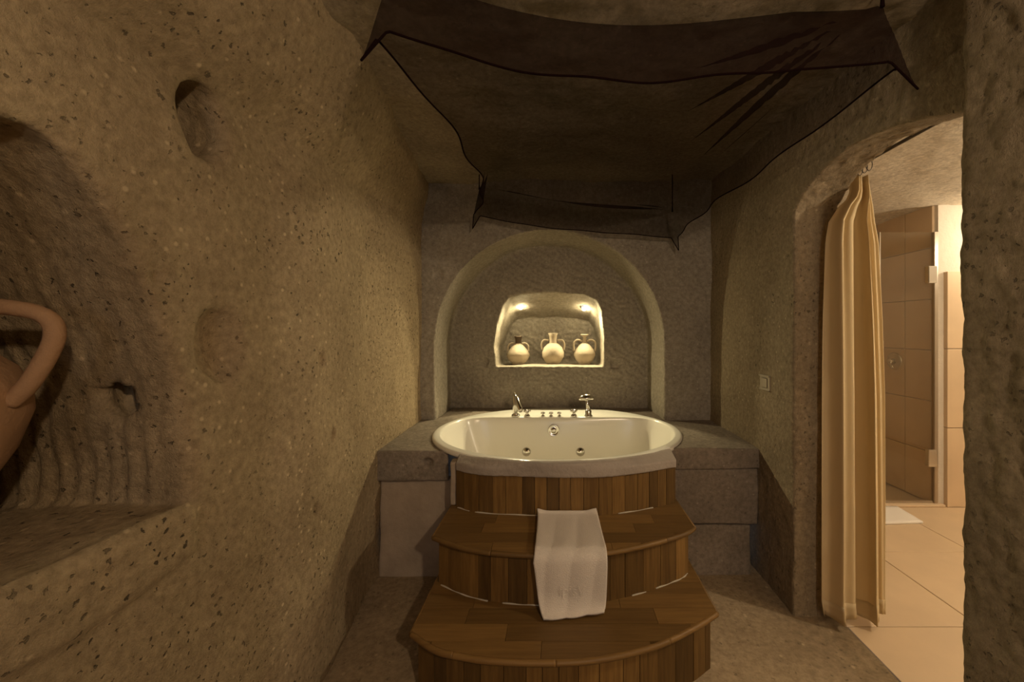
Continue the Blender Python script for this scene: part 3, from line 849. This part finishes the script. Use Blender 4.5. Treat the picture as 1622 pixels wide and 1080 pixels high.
# ------------------------------------------------------------------ curtain in the doorway
ctn = empty('door_curtain', (1.52, 1.98, 0.05), 'cream curtain gathered at one side of the arched doorway', 'curtain')
def edges(z):
    tab = [(0.04, 1.345, 1.665), (0.12, 1.335, 1.665), (0.6, 1.340, 1.665), (1.2, 1.345, 1.66), (1.6, 1.350, 1.645), (2.0, 1.36, 1.62), (2.10, 1.375, 1.60), (2.18, 1.425, 1.59), (2.23, 1.478, 1.58), (2.33, 1.482, 1.565)]
    for (a, l0, r0), (b, l1, r1) in zip(tab, tab[1:]):
        if z <= b:
            t = (z - a) / (b - a); return l0 + (l1 - l0) * t, r0 + (r1 - r0) * t
    return tab[-1][1:]
def curtain_pt(u, z):
    l, r = (1.024 * e for e in edges(z))
    ph = u * 2 * PI * 2.1 + 0.4 * math.sin(z * 1.1) + 0.9
    amp = 0.052 * (0.5 + 0.5 * min(1, (2.4 - z) / 0.9))
    x = l + (r - l) * (u + 0.05 * math.sin(ph * 2 + 1) * u * (1 - u) * 4)
    y = 2.022 + 0.46 * amp * math.sin(ph) + 0.016 * math.sin(u * 2 * PI * 3.7 + 0.5 * z) + 0.005 * math.sin(u * 2 * PI * 9.3 + 1.2 * z) + 0.02 * (u - 0.5)
    return Vector((x, y, z + (0.012 * math.sin(ph + 0.6) if z < 0.1 else 0)))
NUk, NZk = 140, 60
bm = bmesh.new()
V = [[bm.verts.new(curtain_pt(i / NUk, 0.045 + (2.33 - 0.045) * j / NZk)) for i in range(NUk + 1)] for j in range(NZk + 1)]
for j in range(NZk):
    for i in range(NUk): bm.faces.new((V[j][i], V[j][i + 1], V[j + 1][i + 1], V[j + 1][i]))
ck = from_bm('drape', bm, M_CURTAIN, None, True); child(ck, ctn)
ck.modifiers.new('thick', 'SOLIDIFY').thickness = 0.002
bm = bmesh.new()
V = [[bm.verts.new(curtain_pt(i / NUk, 0.045 + 0.085 * j / 3) + Vector((0, -0.003, 0))) for i in range(NUk + 1)] for j in range(4)]
for j in range(3):
    for i in range(NUk): bm.faces.new((V[j][i], V[j][i + 1], V[j + 1][i + 1], V[j + 1][i]))
hm = from_bm('hem', bm, M_CURTAIN, None, True); child(hm, ctn)
hm.modifiers.new('thick', 'SOLIDIFY').thickness = 0.002
RZ = 2.375
rod = empty('curtain_rod', (1.53, 1.6, RZ), 'thin dark curtain rod along the top of the arched doorway', 'curtain rod')
bm = bmesh.new(); add_tube(bm, [(1.53, 1.22, RZ), (1.53, 2.13, RZ)], 0.008, 10); child(from_bm('pole', bm, M_ROD, None, True), rod)
for y in (1.3, 2.12):
    bm = bmesh.new(); add_tube(bm, [(1.53, y, RZ), (1.49, y, RZ)], 0.008, 8); child(from_bm('bracket', bm, M_ROD, None, True), rod)
for k in range(5):
    bm = bmesh.new()
    yy = 1.93 + 0.03 * k
    ringp = [(1.53 + 0.016 * math.cos(a), yy, RZ - 0.020 + 0.032 * math.sin(a)) for a in [2 * PI * i / 14 for i in range(15)]]
    add_tube(bm, ringp, 0.002, 6); child(from_bm('curtain_ring', bm, M_ROD, None, True), rod)
    bm = bmesh.new()

# ------------------------------------------------------------------ light switch on the right wall
q = at(1214, 606, X=XR)
sw = empty('light_switch', (XR, q.y, q.z), 'beige light switch on the wall beside the doorway', 'switch')
def bevbox(name, dims, mat, parent, bev=0.003):
    bm = bmesh.new(); add_box(bm, *dims); bmesh.ops.bevel(bm, geom=list(bm.edges), offset=bev, segments=2, affect='EDGES')
    return child(from_bm(name, bm, mat), parent)
bevbox('plate', (XR - 0.011, XR + 0.01, q.y - 0.058, q.y + 0.058, q.z - 0.046, q.z + 0.046), M_BEIGEPL, sw)
bevbox('rim_bar', (XR - 0.018, XR - 0.008, q.y - 0.058, q.y + 0.058, q.z + 0.038, q.z + 0.046), M_BEIGEPL, sw, 0.002)
bevbox('rim_bar', (XR - 0.018, XR - 0.008, q.y - 0.058, q.y + 0.058, q.z - 0.046, q.z - 0.038), M_BEIGEPL, sw, 0.002)
bevbox('rocker', (XR - 0.015, XR - 0.009, q.y - 0.032, q.y + 0.032, q.z - 0.030, q.z + 0.030), M_BEIGEPL, sw, 0.003)

# ------------------------------------------------------------------ niche lamps
def bulb_mat(power, r, col):
    return emit('lamp_glow', col, power / (PI * 4 * PI * r * r))
def niche_lamp(px, py, label):
    p = at(px, py, Y=4.03)
    o = empty('niche_lamp', p, label, 'lamp', 'lamps in the lit niche')
    d = Vector((0, -0.36, -0.93)).normalized()
    rot = d.to_track_quat('Z', 'Y').to_euler()
    lathe_obj('lamp_ring', [(0.024, -0.035), (0.036, -0.035), (0.036, 0.004), (0.030, 0.008), (0.026, 0.004), (0.024, -0.02)], p - d * 0.004, rot, M_CHROME, o)
    bm = bmesh.new(); bmesh.ops.create_icosphere(bm, subdivisions=3, radius=0.022, matrix=Matrix.Translation(p + d * 0.012))
    child(from_bm('bulb', bm, bulb_mat(P_NICHE, 0.022, WARM), None, True), o)
    spot_light('lamp_beam', p + d * 0.040, (0, 2.75, 0.8), P_NICHE_SPOT, WARM, 140, 0.7, 0.012, o)
def spot_light(name, loc, aim, power, col, deg, blend, rad, parent):
    l = bpy.data.lights.new(name, 'SPOT'); l.energy = power; l.color = col; l.spot_size = math.radians(deg); l.spot_blend = blend; l.shadow_soft_size = rad
    o = bpy.data.objects.new(name, l); C.objects.link(o); o.location = loc
    o.rotation_euler = (Vector(aim) - Vector(loc)).to_track_quat('-Z', 'Y').to_euler()
    child(o, parent); return o
niche_lamp(825, 485, 'small glowing lamp in the lit niche above the dark-necked jug')
niche_lamp(925, 487, 'small glowing lamp in the lit niche above the slim-necked jug')

# ------------------------------------------------------------------ clay jugs in the niche
def handle(bm, pts, r): add_tube(bm, bez(pts, 8), r, 10)
def vase(px, prof, h, hpts, label, neck=None, neck_label=None, mat=M_CLAY, yv=4.08):
    x = (px - VPX) / F_PX * yv
    z = NZ - 0.006
    o = empty('clay_jug', (x, yv, z), label, 'jug', 'clay jugs in the lit niche')
    lathe_obj('body', prof, (x, yv, z), (0, 0, 0), mat, o, 36)
    if neck: lathe_obj('neck', neck, (x, yv, z), (0, 0, 0.1), M_CLAYDARK if neck_label else mat, o, 28, neck_label)
    for s in (-1, 1):
        bm = bmesh.new(); handle(bm, [(x + s * a, yv, z + b) for a, b in hpts], 0.010)
        child(from_bm('handle', bm, mat, None, True), o)
vase(821, [(0, 0), (0.062, 0), (0.066, 0.012), (0.10, 0.05), (0.118, 0.095), (0.117, 0.115), (0.095, 0.155), (0.060, 0.195), (0.036, 0.215), (0.030, 0.225)], 0.30,
     [(0.035, 0.222), (0.075, 0.222), (0.105, 0.19), (0.108, 0.14)], 'squat clay jug with a dark neck in the lit niche',
     [(0.030, 0.215), (0.031, 0.262), (0.042, 0.292), (0.038, 0.300), (0.026, 0.268), (0.024, 0.22)], 'dark chipped neck')
vase(876, [(0, 0), (0.056, 0), (0.060, 0.010), (0.085, 0.035), (0.112, 0.085), (0.114, 0.13), (0.095, 0.18), (0.062, 0.212), (0.040, 0.225)], 0.32,
     [(0.045, 0.255), (0.095, 0.255), (0.118, 0.215), (0.112, 0.155)], 'round clay flask with a wide split neck in the lit niche',
     [(0.040, 0.215), (0.036, 0.25), (0.040, 0.30), (0.052, 0.328), (0.047, 0.330), (0.033, 0.30), (0.028, 0.25), (0.028, 0.22)])
vase(926, [(0, 0), (0.058, 0), (0.062, 0.012), (0.092, 0.05), (0.112, 0.10), (0.112, 0.12), (0.092, 0.16), (0.060, 0.20), (0.030, 0.228)], 0.32,
     [(0.022, 0.245), (0.075, 0.258), (0.112, 0.225), (0.110, 0.14)], 'clay jug with a slim neck and flared lip in the lit niche',
     [(0.030, 0.220), (0.017, 0.245), (0.016, 0.29), (0.042, 0.310), (0.040, 0.318), (0.012, 0.30), (0.010, 0.25)])

# ------------------------------------------------------------------ amphora in the left wall niche
ax, ay, az = -1.37, 0.80, SILL - 0.006
AS = 0.87
am = empty('amphora', (ax, ay, az), 'large terracotta amphora standing in the arched wall niche', 'amphora')
lathe_obj('body', [(0, 0), (0.075, 0), (0.078, 0.015), (0.060, 0.03), (0.075, 0.07), (0.125, 0.16), (0.180, 0.27), (0.208, 0.37), (0.205, 0.43), (0.180, 0.49), (0.135, 0.535), (0.085, 0.56), (0.066, 0.58), (0.060, 0.66), (0.068, 0.70), (0.085, 0.715), (0.082, 0.728), (0.060, 0.715), (0.050, 0.66), (0.052, 0.59), (0, 0.55)],
          (ax, ay, az), (0, 0, 0), M_TERRA, am, 48).data.transform(Matrix.Translation((ax, ay, az)) @ Matrix.Scale(AS, 4) @ Matrix.Translation((-ax, -ay, -az)))
for s in (-1, 1):
    bm = bmesh.new(); add_tube(bm, bez([(ax + s * 0.055, ay + s * 0.02, az + 0.640), (ax + s * 0.13, ay + s * 0.05, az + 0.648), (ax + s * 0.235, ay + s * 0.09, az + 0.628), (ax + s * 0.262, ay + s * 0.10, az + 0.57), (ax + s * 0.225, ay + s * 0.085, az + 0.46), (ax + s * 0.185, ay + s * 0.07, az + 0.40)], 8), [0.020] * 41, 12)
    child(from_bm('handle', bm, M_TERRA, None, True), am).data.transform(Matrix.Translation((ax, ay, az)) @ Matrix.Scale(AS, 4) @ Matrix.Translation((-ax, -ay, -az)))

# ------------------------------------------------------------------ shower and bath mat
sd = empty('shower_door', (3.05, YS, 0.022), 'frameless glass shower door with steel hinges in the bathroom', 'shower door')
GX0, GX1, GT = 2.83, 3.295, 2.405
bm = bmesh.new(); add_box(bm, GX0, GX1, YS - 0.004, YS + 0.004, 0.035, GT); child(from_bm('glass_pane', bm, M_SGLASS), sd)
bevbox('edge_strip', (GX0 - 0.008, GX0 + 0.004, YS - 0.007, YS + 0.007, 0.035, GT), M_STEEL, sd, 0.002)
bevbox('hinge_profile', (GX1, GX1 + 0.035, YS - 0.018, YS + 0.018, 0.022, GT), M_STEEL, sd)
bevbox('bottom_seal', (GX0, GX1, YS - 0.008, YS + 0.008, 0.02, 0.042), M_STEEL, sd)
for z in (2.03, 0.42):
    bevbox('hinge', (GX1 - 0.055, GX1 + 0.02, YS - 0.024, YS + 0.014, z - 0.075, z + 0.075), M_CHROME, sd, 0.004)
sp = empty('shower_screen', (2.5, YS, 0.022), 'fixed glass shower screen beside the glass door', 'shower screen')
bm = bmesh.new(); add_box(bm, 2.05, GX0 - 0.012, YS - 0.004, YS + 0.004, 0.025, GT); child(from_bm('glass_pane', bm, M_SGLASS), sp)
bevbox('bottom_rail', (2.05, GX0 - 0.012, YS - 0.010, YS + 0.010, 0.020, 0.045), M_STEEL, sp)
q = at(1417, 572, X=XS - 0.02)
mv = empty('shower_mixer', (XS - 0.02, q.y, q.z), 'round chrome shower mixer on the tiled shower wall', 'mixer')
lathe_obj('plate', [(0, 0.012), (0.075, 0.012), (0.085, 0.004), (0.086, -0.004), (0, -0.004)], (XS - 0.021, q.y, q.z), (0, -PI / 2, 0), M_STEEL, mv)
lathe_obj('hub', [(0, 0.06), (0.022, 0.058), (0.028, 0.05), (0.030, 0.008), (0, 0.008)], (XS - 0.021, q.y, q.z), (0, -PI / 2, 0), M_CHROME, mv)
bm = bmesh.new(); add_tube(bm, [(XS - 0.07, q.y, q.z), (XS - 0.08, q.y - 0.03, q.z - 0.03), (XS - 0.085, q.y - 0.06, q.z - 0.07)], [0.010, 0.009, 0.007], 10)
child(from_bm('lever', bm, M_CHROME, None, True), mv)
mt = empty('bath_mat', (2.55, 3.25, 0), 'white towelling bath mat on the tiles before the shower', 'bath mat')
bm = bmesh.new()
rowsP = [(2.28, 3.40), (2.93, 3.39), (2.90, 3.115), (2.26, 3.08)]
def mat_pt(u, v):
    a = Vector((*rowsP[0], 0)) * (1 - u) + Vector((*rowsP[1], 0)) * u; b = Vector((*rowsP[3], 0)) * (1 - u) + Vector((*rowsP[2], 0)) * u
    p = a * (1 - v) + b * v; p.z = 0.0095 + 0.002 * noise.noise(p * 12); return p
V = [[bm.verts.new(mat_pt(i / 24, j / 10)) for i in range(25)] for j in range(11)]
for j in range(10):
    for i in range(24): bm.faces.new((V[j][i], V[j][i + 1], V[j + 1][i + 1], V[j + 1][i]))
mo = from_bm('cloth', bm, M_MAT, None, True); child(mo, mt); s_ = mo.modifiers.new('thick', 'SOLIDIFY'); s_.thickness = 0.018; s_.offset = 0
